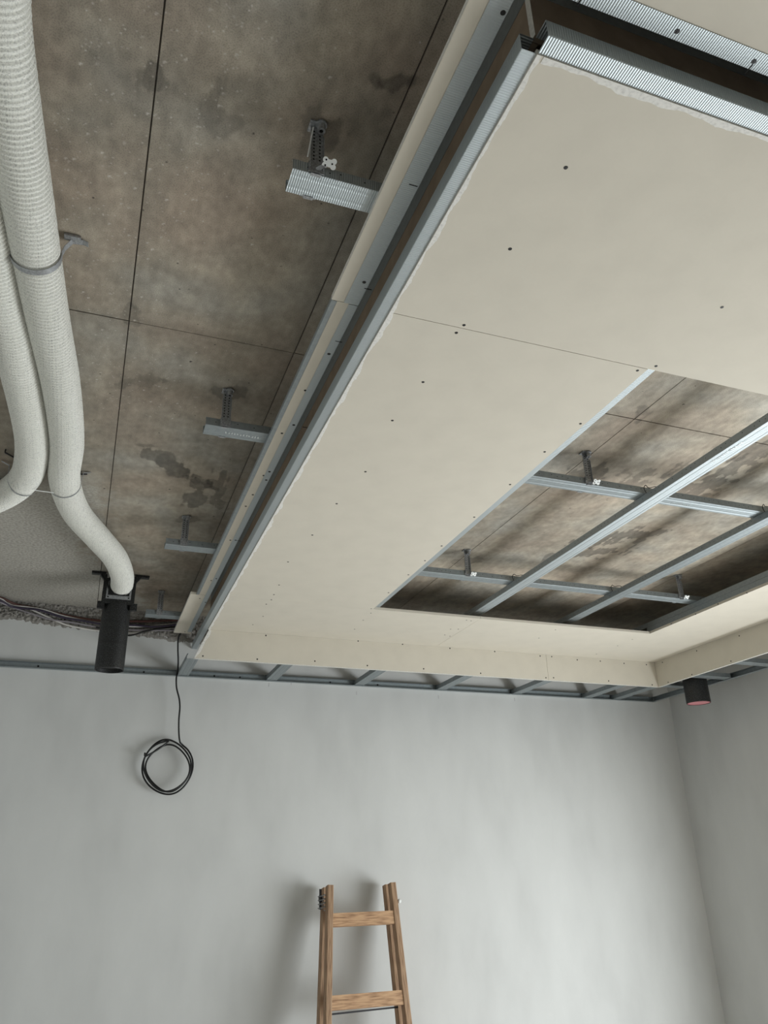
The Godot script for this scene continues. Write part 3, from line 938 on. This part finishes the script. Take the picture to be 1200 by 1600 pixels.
func build_boards() -> void:
	var g := "island boards of the lowered ceiling"
	var top := HB + TB
	var xo := 1.2445
	var xr := 2.881
	var zj := -1.334
	var zo := -3.462
	# lowered ceiling
	var a := board("gypsum_board", Vector3(0.533, HB, zj + 0.0008), Vector3(3.36, top, -0.675), M.board, "large beige plasterboard at the front edge of the lowered ceiling", g)
	var b := board("gypsum_board", Vector3(0.533, HB, zo + 0.0003), Vector3(xo, top, zj - 0.0008), M.board, "long beige plasterboard between the left edge and the square opening", g)
	var c := board("gypsum_board", Vector3(0.533, HB, ZF), Vector3(1.83, top, zo - 0.0003), M.board, "beige plasterboard strip behind the opening, on the left of the joint", g)
	var d := board("gypsum_board", Vector3(1.8313, HB, ZF), Vector3(XF, top, zo), M.board, "beige plasterboard strip behind the opening, running to the right fascia", g)
	var e := board("gypsum_board", Vector3(xr, HB, zo + 0.0003), Vector3(XF, top, zj - 0.0008), M.board, "beige plasterboard between the right edge of the opening and the right fascia", g)
	for p in [[884, 262], [797, 389], [1128, 480], [725, 508], [1025, 572]]:
		screw(a, on_y(p[0], p[1], HB), Vector3.DOWN)
	for p in [[713, 520], [996, 579], [661, 597], [613, 657], [571, 737], [526, 787], [488, 836], [907, 662], [851, 706], [797, 757], [741, 808], [690, 853], [664, 876], [638, 898], [607, 926], [450, 878], [436, 914], [428, 929], [424, 937], [416, 944]]:
		screw(b, on_y(p[0], p[1], HB), Vector3.DOWN)
	for p in [[411, 963], [395, 976], [580, 951], [579.5, 958], [567.5, 969], [554, 983], [704, 983], [716, 983], [695, 992], [703, 994], [729, 969]]:
		screw(c, on_y(p[0], p[1], HB), Vector3.DOWN, 0.9)
	for p in [[736, 970], [868, 984], [988, 999], [965, 1009], [932, 1022], [842, 997]]:
		screw(d, on_y(p[0], p[1], HB), Vector3.DOWN, 0.9)
	for p in [[1167, 927], [1122, 944], [1087, 960], [1049, 975]]:
		screw(e, on_y(p[0], p[1], HB), Vector3.DOWN, 0.9)
	torn_edge(a, Vector3(0.533, HB, -0.675), Vector3(0.533, HB, zj), Vector3.RIGHT, Vector3.DOWN, 0.003, 0.012, 5)
	torn_edge(b, Vector3(0.533, HB, zj), Vector3(0.533, HB, zo), Vector3.RIGHT, Vector3.DOWN, 0.003, 0.014, 6)
	torn_edge(c, Vector3(0.533, HB, zo), Vector3(0.533, HB, ZF), Vector3.RIGHT, Vector3.DOWN, 0.004, 0.018, 7)
	torn_edge(a, Vector3(0.545, HB, -0.675), Vector3(1.5, HB, -0.675), Vector3(0, 0, -1), Vector3.DOWN, 0.007, 0.016, 8)
	block(a, "cut_edge", Vector3(0.5322, HB + 0.0012, zj + 0.001), Vector3(0.5332, top - 0.0012, -0.676), M.gypsum)
	block(b, "cut_edge", Vector3(0.5322, HB + 0.0012, zo), Vector3(0.5332, top - 0.0012, zj), M.gypsum)
	block(a, "cut_edge", Vector3(0.5335, HB + 0.0012, -0.6753), Vector3(3.35, top - 0.0012, -0.6744), M.gypsum)
	# far fascia, its left end cut on a slant
	var g2 := "fascia boards below the lowered ceiling"
	var p0 := Vector3(0.538, HB - 0.0004, ZF)
	var p1 := on_z(303, 1029, ZF)
	p1.y = H2
	var xj := on_z(857, 1060, ZF).x
	var t := thing("fascia_board", "long plasterboard fascia above the back wall, slanted at its left end", "plasterboard", Vector3(1.2, H2, ZF), g2)
	var st := mb()
	var q := [p0, p1, Vector3(xj - 0.0008, H2, ZF), Vector3(xj - 0.0008, HB - 0.0004, ZF)]
	var back := Vector3(0, 0, -TB)
	for i in 4:
		q[i] -= t.position
	quad(st, q[0], q[1], q[2], q[3], Vector3(0, 0, 1))
	quad(st, q[0] + back, q[1] + back, q[2] + back, q[3] + back, Vector3(0, 0, -1))
	for i in 4:
		var j := (i + 1) % 4
		var m: Vector3 = (q[j] - q[i]).cross(Vector3(0, 0, 1)).normalized()
		quad(st, q[i], q[j], q[j] + back, q[i] + back, -m)
	obj("sheet", st, M.board, t)
	var slant: Vector3 = (p1 - p0).normalized()
	torn_edge(t, p0, p1, slant.cross(Vector3(0, 0, -1)).normalized() if slant.cross(Vector3(0, 0, -1)).x > 0 else slant.cross(Vector3(0, 0, 1)).normalized(), Vector3(0, 0, 1), 0.006, 0.02, 9)
	block(t, "cut_edge", Vector3(p1.x, H2 - 0.0012, ZF - TB), Vector3(xj - 0.001, H2 + 0.0012, ZF + 0.0006), M.gypsum)
	for s in [[317, 1025], [402, 1030], [492, 1033], [574, 1040], [662, 1045], [751, 1052], [415.5, 993], [559.6, 1001.5], [629, 1006.5], [703, 1013], [773, 1018], [844, 1025], [853, 1059]]:
		screw(t, on_z(s[0], s[1], ZF), Vector3(0, 0, 1))
	var t2 := board("fascia_board", Vector3(xj + 0.0008, H2, ZF - TB), Vector3(XF + TB, HB - 0.0004, ZF), M.board, "plain plasterboard fascia above the back wall, running into the inner corner", g2)
	block(t2, "cut_edge", Vector3(xj + 0.001, H2 - 0.0012, ZF - TB), Vector3(XF, H2 + 0.0012, ZF + 0.0006), M.gypsum)
	for s in [[862, 1026], [902, 1031], [938, 1033], [975, 1036.5], [1010, 1038.5], [865, 1059], [951, 1064], [1019, 1070]]:
		screw(t2, on_z(s[0], s[1], ZF), Vector3(0, 0, 1))
	var t3 := board("fascia_board", Vector3(XF, H2, ZF + 0.0006), Vector3(XF + TB, HB - 0.0004, -0.66), M.board, "plasterboard fascia along the right side of the lowered ceiling", g2)
	block(t3, "cut_edge", Vector3(XF - 0.0006, H2 - 0.0012, ZF + 0.001), Vector3(XF + TB, H2 + 0.0012, -0.66), M.gypsum)
	for s in [[1035, 1035], [1088.5, 1017], [1155, 993.5], [1044, 1066], [1081, 1054], [1142, 1033]]:
		screw(t3, on_x(s[0], s[1], XF), Vector3(-1, 0, 0))
	# strips on the other side of the slot
	var g3 := "board strips beside the slot"
	var z1 := on_y(535, 472, HS).z
	var z2 := on_y(304, 928.5, HS).z
	var s1 := board("board_strip", Vector3(0.4143, HS, z1 + 0.0008), Vector3(0.4786, HS + TB, -0.42), M.board, "narrow plasterboard strip with a pale cut edge over the first carrier end", g3)
	var s2 := board("board_strip", Vector3(0.429, HS, z2 + 0.001), Vector3(0.4786, HS + TB, z1 - 0.0008), M.board, "long narrow plasterboard strip with metal showing along its left edge", g3)
	var s3 := board("board_strip", Vector3(0.388, HS - 0.0003, -4.34), Vector3(0.4786, HS + TB - 0.0003, z2 - 0.001), M.board, "short wide plasterboard piece at the wall end of the strip, cable below", g3)
	block(s1, "cut_edge", Vector3(0.4137, HS + 0.001, z1 + 0.001), Vector3(0.4145, HS + TB - 0.001, -0.42), M.gypsum)
	block(s2, "cut_edge", Vector3(0.4284, HS + 0.001, z2 + 0.001), Vector3(0.4292, HS + TB - 0.001, z1 - 0.001), M.gypsum)
	block(s3, "cut_edge", Vector3(0.3874, HS + 0.001, -4.335), Vector3(0.3882, HS + TB - 0.001, z2 - 0.001), M.gypsum)
	track(Vector3(0.4155, HS + 0.0004, z1 - 0.001), Vector3(0.4155, HS + 0.0004, z2 + 0.001), [Vector2(0.0126, 0), Vector2(0.0006, 0), Vector2(0, 0.0006), Vector2(0, 0.0118)], Vector3.RIGHT, Vector3.UP, M.zinc, "slim metal edge angle left of the long narrow board strip", "tracks along the light slot")
	for p in [[477, 610], [440.5, 677], [412, 743], [395, 773], [384, 791], [360, 844], [330, 907]]:
		screw(s2, on_y(p[0], p[1], HS), Vector3.DOWN)
	for p in [[312, 935], [289, 987]]:
		screw(s3, on_y(p[0], p[1], HS - 0.0003), Vector3.DOWN)
	board("gypsum_board", Vector3(0.48, HS, -0.6122), Vector3(3.5, HS + TB, 0.5), M.board, "beige plasterboard in front of the slot at the front edge", g3)
	# brown upstand boards standing on edge above the island tracks
	var g4 := "upstand boards inside the slot"
	board("upstand_board", Vector3(0.5355, HB + TB + 0.037, -4.02), Vector3(0.548, SL - 0.003, -0.689), M.backpaper, "brown upstand board inside the left slot above the edge track", g4)
	var u := board("upstand_board", Vector3(0.5355, HB + TB + 0.037, -0.688), Vector3(3.36, SL - 0.003, -0.6755), M.backpaper, "brown upstand board inside the front slot with a pale cut end", g4)
	block(u, "cut_edge", Vector3(0.5348, HB + TB + 0.037, -0.688), Vector3(0.5356, SL - 0.046, -0.6755), M.gypsum)

func build_lower_frame() -> void:
	var g := "stub channels from fascia to wall"
	var xs := [0.468, 0.965, 1.498, 2.035, 2.565, 3.095, 3.325]
	var words := ["beside the hanging black cable", "second from the hanging cable", "third from the hanging cable", "fourth from the hanging cable", "under the fascia joint", "last but one before the inner corner", "last one at the inner corner"]
	for i in xs.size():
		channel("stub_channel", Vector3(xs[i], H2, ZW + 0.004), Vector3(xs[i], H2, ZF - TB - 0.001), M.zinc, "short metal channel from fascia to back wall, " + words[i], g)
	var zs := [-3.37, -3.72, -4.0]
	var words2 := ["in front of the others", "just before the short black outlet", "behind the short black outlet"]
	for i in zs.size():
		channel("stub_channel", Vector3(XF + TB + 0.001, H2, zs[i]), Vector3(3.616, H2, zs[i]), M.zinc, "short metal channel from right fascia to side track, " + words2[i], g)
	# wall tracks, open to the room
	var u := [Vector2(0.027, -0.0007), Vector2(0.0009, -0.0007), Vector2(0, 0.0004), Vector2(0, 0.0275), Vector2(0.0009, 0.0285), Vector2(0.027, 0.0285)]
	var joint := on_z(622, 1070, ZW).x
	var a := track(Vector3(XL + 0.002, H2 - 0.0012, ZW + 0.0005), Vector3(joint - 0.001, H2 - 0.0012, ZW + 0.0005), u, Vector3(0, 0, 1), Vector3.UP, M.zinc, "long grey wall track on the back wall from the left corner", "wall tracks of the lower frame")
	track(Vector3(joint, H2 - 0.0012, ZW + 0.0005), Vector3(3.647, H2 - 0.0012, ZW + 0.0005), u, Vector3(0, 0, 1), Vector3.UP, M.zinc, "shorter grey wall track on the back wall towards the right corner", "wall tracks of the lower frame")
	track(Vector3(3.645, H2 - 0.0012, ZW + 0.004), Vector3(3.645, H2 - 0.0012, -0.7), u, Vector3.LEFT, Vector3.UP, M.zinc, "grey side track hung a hand's width from the right wall", "wall tracks of the lower frame")
	for p in [[60, 1042], [150, 1047], [225, 1050.5], [335, 1057], [375, 1060], [516, 1066], [590, 1069]]:
		var c := on_z(p[0], p[1] - 3.0, ZW + 0.0015)
		screw(a, Vector3(c.x, H2 + 0.013, ZW + 0.0016), Vector3(0, 0, 1), 1.3)
	# track behind the fascias
	var f := [Vector2(0.0265, 0), Vector2(0, 0), Vector2(0, 0.028)]
	track(Vector3(XF + TB + 0.002, HB - 0.05, ZF - TB - 0.004), Vector3(0.56, HB - 0.05, ZF - TB - 0.004), f, Vector3(0, 0, -1), Vector3.UP, M.zinc, "metal track behind the far fascia, above the stub channels", "tracks behind the fascias")

func build_cans() -> void:
	# air outlet on the left
	var c := Vector3(0.068, 2.385, -3.9)
	var r := 0.0665
	var t := thing("air_outlet", "tall black air outlet hanging from the slab at the end of the duct", "air outlet", c, "black air outlets")
	var st := mb()
	var h := 0.315
	lathe(st, [Vector2(r - 0.006, 0.03), Vector2(r - 0.004, 0.0), Vector2(r - 0.001, -0.0005), Vector2(r, 0.002), Vector2(r, h)], 40)
	obj("body", st, M.black, t)
	st = mb()
	lathe(st, [Vector2(0, 0.016), Vector2(r - 0.0045, 0.016)], 40)
	obj("end_cap", st, M.black, t)
	var top := SL - c.y
	st = mb()
	box(st, Vector3(-0.062, h - 0.005, -0.055), Vector3(0.062, top - 0.03, 0.058))
	obj("plenum_head", st, M.black, t)
	st = mb()
	box(st, Vector3(-0.058, h + 0.018, 0.056), Vector3(0.058, h + 0.036, 0.0605))
	box(st, Vector3(-0.058, h + 0.036, 0.0562), Vector3(-0.05, top - 0.045, 0.0605))
	box(st, Vector3(0.05, h + 0.036, 0.0562), Vector3(0.058, top - 0.045, 0.0605))
	var plate := obj("spigot_plate", st, M.strap, t)
	for s in [-1.0, 1.0]:
		st = mb()
		disc(st, Vector3(s * 0.048, h + 0.027, 0.0612), Vector3(0, 0, 1), 0.004, 10)
		obj("plate_screw", st, M.screw, plate)
		# angle bracket: leg down the side, foot on the slab
		st = mb()
		box(st, Vector3(minf(s * 0.062, s * 0.076), h - 0.012, 0.03), Vector3(maxf(s * 0.062, s * 0.076), top - 0.012, 0.058))
		box(st, Vector3(minf(s * 0.06, s * 0.092), h - 0.03, 0.034), Vector3(maxf(s * 0.06, s * 0.092), h + 0.004, 0.054))
		box(st, Vector3(minf(s * 0.07, s * 0.135), top - 0.012, 0.03), Vector3(maxf(s * 0.07, s * 0.135), top - 0.001, 0.058))
		bar(st, Vector3(s * 0.072, top - 0.036, 0.044), Vector3(s * 0.092, top - 0.008, 0.044), Vector3(0, 0, 1), 0.024, 0.012)
		obj("mounting_bracket", st, M.black, t)
	st = mb()
	lathe(st, [Vector2(0.0535, 0.0), Vector2(0.0595, 0.0), Vector2(0.0595, 0.018), Vector2(0.0535, 0.018)], 32, Transform3D(Basis(Vector3.RIGHT, PI / 2), Vector3(0, SL - 0.058 - c.y, 0.05)))
	obj("spigot_ring", st, M.black, t)
	# short one in the right part of the lower frame
	c = Vector3(3.485, 2.372, -3.855)
	r = 0.071
	t = thing("air_outlet", "short black air outlet with a pink cap below the right fascia", "air outlet", c, "black air outlets")
	st = mb()
	lathe(st, [Vector2(r - 0.005, 0.02), Vector2(r - 0.004, 0.004), Vector2(r - 0.001, 0.0), Vector2(r, 0.003), Vector2(r, 0.36)], 40)
	obj("body", st, M.black, t)
	st = mb()
	lathe(st, [Vector2(0, 0.0015), Vector2(r - 0.006, 0.0015)], 40)
	obj("end_cap", st, M.pink, t)
	st = mb()
	lathe(st, [Vector2(r - 0.0062, 0.002), Vector2(r - 0.005, -0.0008), Vector2(r - 0.0015, -0.0008), Vector2(r - 0.001, 0.002)], 40)
	obj("cap_rim", st, M.rim, t)
	st = mb()
	box(st, Vector3(-0.06, 0.35, -0.06), Vector3(0.06, SL - c.y - 0.001, 0.06))
	obj("plenum_head", st, M.black, t)

func build_cables() -> void:
	# black cable hanging from the strip end with a coil at its end
	var z := -4.385
	var pts := [Vector3(0.445, 2.75, -4.362), on_z(284, 987, -4.358), on_z(279, 996, -4.36), on_z(278, 1012, -4.37), on_z(278.5, 1035, -4.39), on_z(277, 1052, -4.415)]
	for p in [[275.5, 1060], [276, 1075], [280, 1092], [281, 1105], [279.5, 1125], [279.5, 1145], [281, 1158]]:
		pts.append(on_z(p[0], p[1], z))
	var cx := 262.0
	var cy := 1199.0
	# turns of the coil: start angle at the upper right, going clockwise in the picture
	var turns := 2.9
	var n := int(turns * 20)
	for i in n + 1:
		var a := -0.95 + TAU * i / 20.0
		var kk := float(i) / n
		var rx := 37.5 + 1.2 * sin(i * 0.62) - 5.5 * smoothstep(0.25, 0.5, kk) + 4.0 * smoothstep(0.75, 0.95, kk)
		var ry := 43.5 + 1.4 * sin(i * 0.47 + 1.0) - 8.0 * smoothstep(0.3, 0.55, kk) + 5.0 * smoothstep(0.7, 0.9, kk)
		var zz: float = z - 0.03 + 0.012 * sin(i * 0.31) + 0.006 * floor(i / 20.0)
		pts.append(on_z(cx + rx * cos(a) + 1.5 * sin(i * 0.9), cy + ry * sin(a), zz))
	pts.append(on_z(227, 1182, z - 0.01))
	pts.append(on_z(226.5, 1176, z - 0.01))
	var st := mb()
	tube(st, smooth_path(pts, 0.008), 0.0047, 8)
	var o := obj("hanging_cable", st, M.cable)
	tag(o, "black cable hanging down the back wall, wound into a coil", "cable")
	# cables along the top of the back wall
	var g := "cables along the top of the back wall"
	var runs := [
		["cable_white", 0.0045, "white cable sagging lowest along the top of the back wall", [[-30, 905], [0, 929], [12, 938], [22, 946], [45, 951], [70, 962], [100, 975], [125, 981], [150, 985], [205, 989], [240, 984], [285, 980]]],
		["cable_white", 0.004, "white cable just above the lowest one on the back wall", [[-30, 920], [0, 935], [16, 945], [40, 948], [70, 953], [95, 961], [125, 968], [160, 974], [210, 979], [285, 974]]],
		["cable_purple", 0.006, "dark purple cable among the white ones on the back wall", [[-30, 924], [0, 938], [20, 948], [60, 953], [100, 965], [130, 970], [160, 975], [210, 977], [245, 979], [285, 975]]],
		["cable_brown", 0.0065, "reddish brown cable close under the slab edge", [[-30, 916], [0, 932], [24, 944], [50, 949], [80, 956], [120, 965], [160, 970], [210, 971], [285, 969]]],
		["cable_grey", 0.0045, "grey cable tight along the rough plaster edge", [[-30, 928], [0, 941], [20, 949], [50, 959], [80, 968], [110, 972], [150, 979], [200, 984], [285, 985]]],
		["cable", 0.0045, "thin black cable crossing behind the air outlet", [[150, 980], [190, 990], [203, 993], [225, 987], [250, 982], [290, 979]]],
	]
	var k := 0
	for r in runs:
		var q := []
		for p in r[3]:
			var zc: float = ZW + 0.02 + 0.006 * (k % 3)
			if p[0] < 10:
				zc += 0.06
			var w := on_z(p[0], p[1], zc)
			w.y = minf(w.y, SL - r[1] - 0.002)
			w.x = maxf(w.x, XL + 0.02)
			q.append(w)
		cable("wall_cable", q, r[1], M[r[0]], r[2], g)
		k += 1

func ladder_point(px: float, py: float, back: float) -> Vector3:
	# the leaning plane of the ladder: z = -4.33 - back at eye height, further into the room below
	var r := ray(px, py)
	# z = z0 + s * (EYE - y) -> r.z*t = z0 - s*r.y*t
	var z0 := -4.33 - back
	return r * (z0 / (r.z + 0.2 * r.y)) + Vector3(0, EYE, 0)

func build_ladder() -> void:
	var t := thing("wooden_ladder", "folded wooden stepladder leaning against the white back wall", "ladder", Vector3(1.5, 0, -4.1))
	var frames := [[0.0, [[515, 1384, 511.5, 1600], [612, 1380, 637, 1600]]], [0.085, [[508, 1388, 501, 1600], [603.5, 1383, 625.5, 1600]]]]
	for fr in frames:
		for q in fr[1]:
			var a := ladder_point(q[0], q[1], fr[0])
			var b := ladder_point(q[2], q[3], fr[0])
			var foot := a + (b - a) * ((a.y - 0.002) / (a.y - b.y))
			var y := (a - foot).normalized()
			var x := (Vector3.RIGHT - y * y.x).normalized()
			var st := mb()
			var len := (a - foot).length()
			var w := 0.0155
			var dpt := 0.024
			# chamfered post
			var e := 0.003
			var ring := [Vector2(-w + e, -dpt), Vector2(w - e, -dpt), Vector2(w, -dpt + e), Vector2(w, dpt - e), Vector2(w - e, dpt), Vector2(-w + e, dpt), Vector2(-w, dpt - e), Vector2(-w, -dpt + e)]
			for i in 8:
				var j := (i + 1) % 8
				var nn: Vector2 = ((ring[i] + ring[j]) / 2).normalized()
				var d2: Vector2 = (ring[j] - ring[i]).normalized()
				nn = Vector2(d2.y, -d2.x)
				quad(st, Vector3(ring[i].x, 0, ring[i].y), Vector3(ring[i].x, len, ring[i].y), Vector3(ring[j].x, len, ring[j].y), Vector3(ring[j].x, 0, ring[j].y), Vector3(nn.x, 0, nn.y))
				tri(st, Vector3(0, len + 0.002, 0), Vector3(ring[i].x, len, ring[i].y), Vector3(ring[j].x, len, ring[j].y), Vector3.UP)
				tri(st, Vector3(0, 0, 0), Vector3(ring[i].x, 0, ring[i].y), Vector3(ring[j].x, 0, ring[j].y), Vector3.DOWN)
			var o := obj("rail", st, M.rail, t)
			o.transform = Transform3D(Basis(x, y, x.cross(y)), foot - t.position)
	# rungs of the front frame, and those of the rear frame behind them
	var f0: Array = frames[0][1]
	for fr in 2:
		var f1: Array = frames[fr][1]
		var back: float = frames[fr][0]
		var la := ladder_point(f1[0][0], f1[0][1], back)
		var lb := ladder_point(f1[0][2], f1[0][3], back)
		var ra := ladder_point(f1[1][0], f1[1][1], back)
		var rb := ladder_point(f1[1][2], f1[1][3], back)
		var y0 := ladder_point(560, 1436, 0.0).y
		var y1 := ladder_point(570, 1563, 0.0).y
		var step := y0 - y1
		for i in 4:
			var yy := y0 - step * i
			if fr == 1:
				yy += 0.012
				if i < 2:
					continue
			if yy < 0.1:
				continue
			var l := la.lerp(lb, (la.y - yy) / (la.y - lb.y))
			var r := ra.lerp(rb, (ra.y - yy) / (ra.y - rb.y))
			l.y = yy
			r.y = yy
			var st := mb()
			var half := (r - l).length() / 2
			box(st, Vector3(-half, -0.031, -0.011), Vector3(half, 0.031, 0.011))
			var o := obj("rung", st, M.rung, t)
			var x := (r - l).normalized()
			var up := (Vector3(0, 1, -0.2) - x * Vector3(0, 1, -0.2).dot(x)).normalized()
			o.transform = Transform3D(Basis(x, up, x.cross(up)), (l + r) / 2 - t.position + Vector3(0, 0, 0.008))
	# thin dark tie rod under the second rung
	var st := mb()
	bar(st, ladder_point(516, 1585, 0.03) - t.position, ladder_point(622, 1573.5, 0.03) - t.position, Vector3.UP, 0.007, 0.007)
	obj("tie_rod", st, M.iron, t)
	# hinge and dark wire round the top of the left rails
	st = mb()
	var hc := ladder_point(506, 1404, 0.045) - t.position
	lathe(st, [Vector2(0, -0.006), Vector2(0.017, -0.006), Vector2(0.017, 0.006), Vector2(0, 0.006)], 14, Transform3D(Basis(Vector3(0, 0, 1), PI / 2), hc + Vector3(-0.018, 0, 0)))
	box(st, hc + Vector3(-0.022, -0.05, -0.012), hc + Vector3(-0.016, 0.045, 0.012))
	obj("hinge", st, M.iron, t)
	st = mb()
	var wire := []
	for i in 30:
		var a := i * 0.9
		wire.append(hc + Vector3(0.012 * cos(a) - 0.012, 0.02 - i * 0.0026, 0.05 * sin(a)))
	tube(st, smooth_path(wire, 0.008), 0.0022, 6)
	obj("wire_wrap", st, M.strap, t)
	st = mb()
	var kc := ladder_point(619.5, 1408, -0.005) - t.position
	lathe(st, [Vector2(0, -0.007), Vector2(0.010, -0.006), Vector2(0.0115, 0.0), Vector2(0.008, 0.007), Vector2(0, 0.009)], 14, Transform3D(Basis(Vector3(0, 0, 1), -PI / 2), kc + Vector3(0.012, 0, 0.012)))
	obj("hinge_bolt", st, M.white_plastic, t)
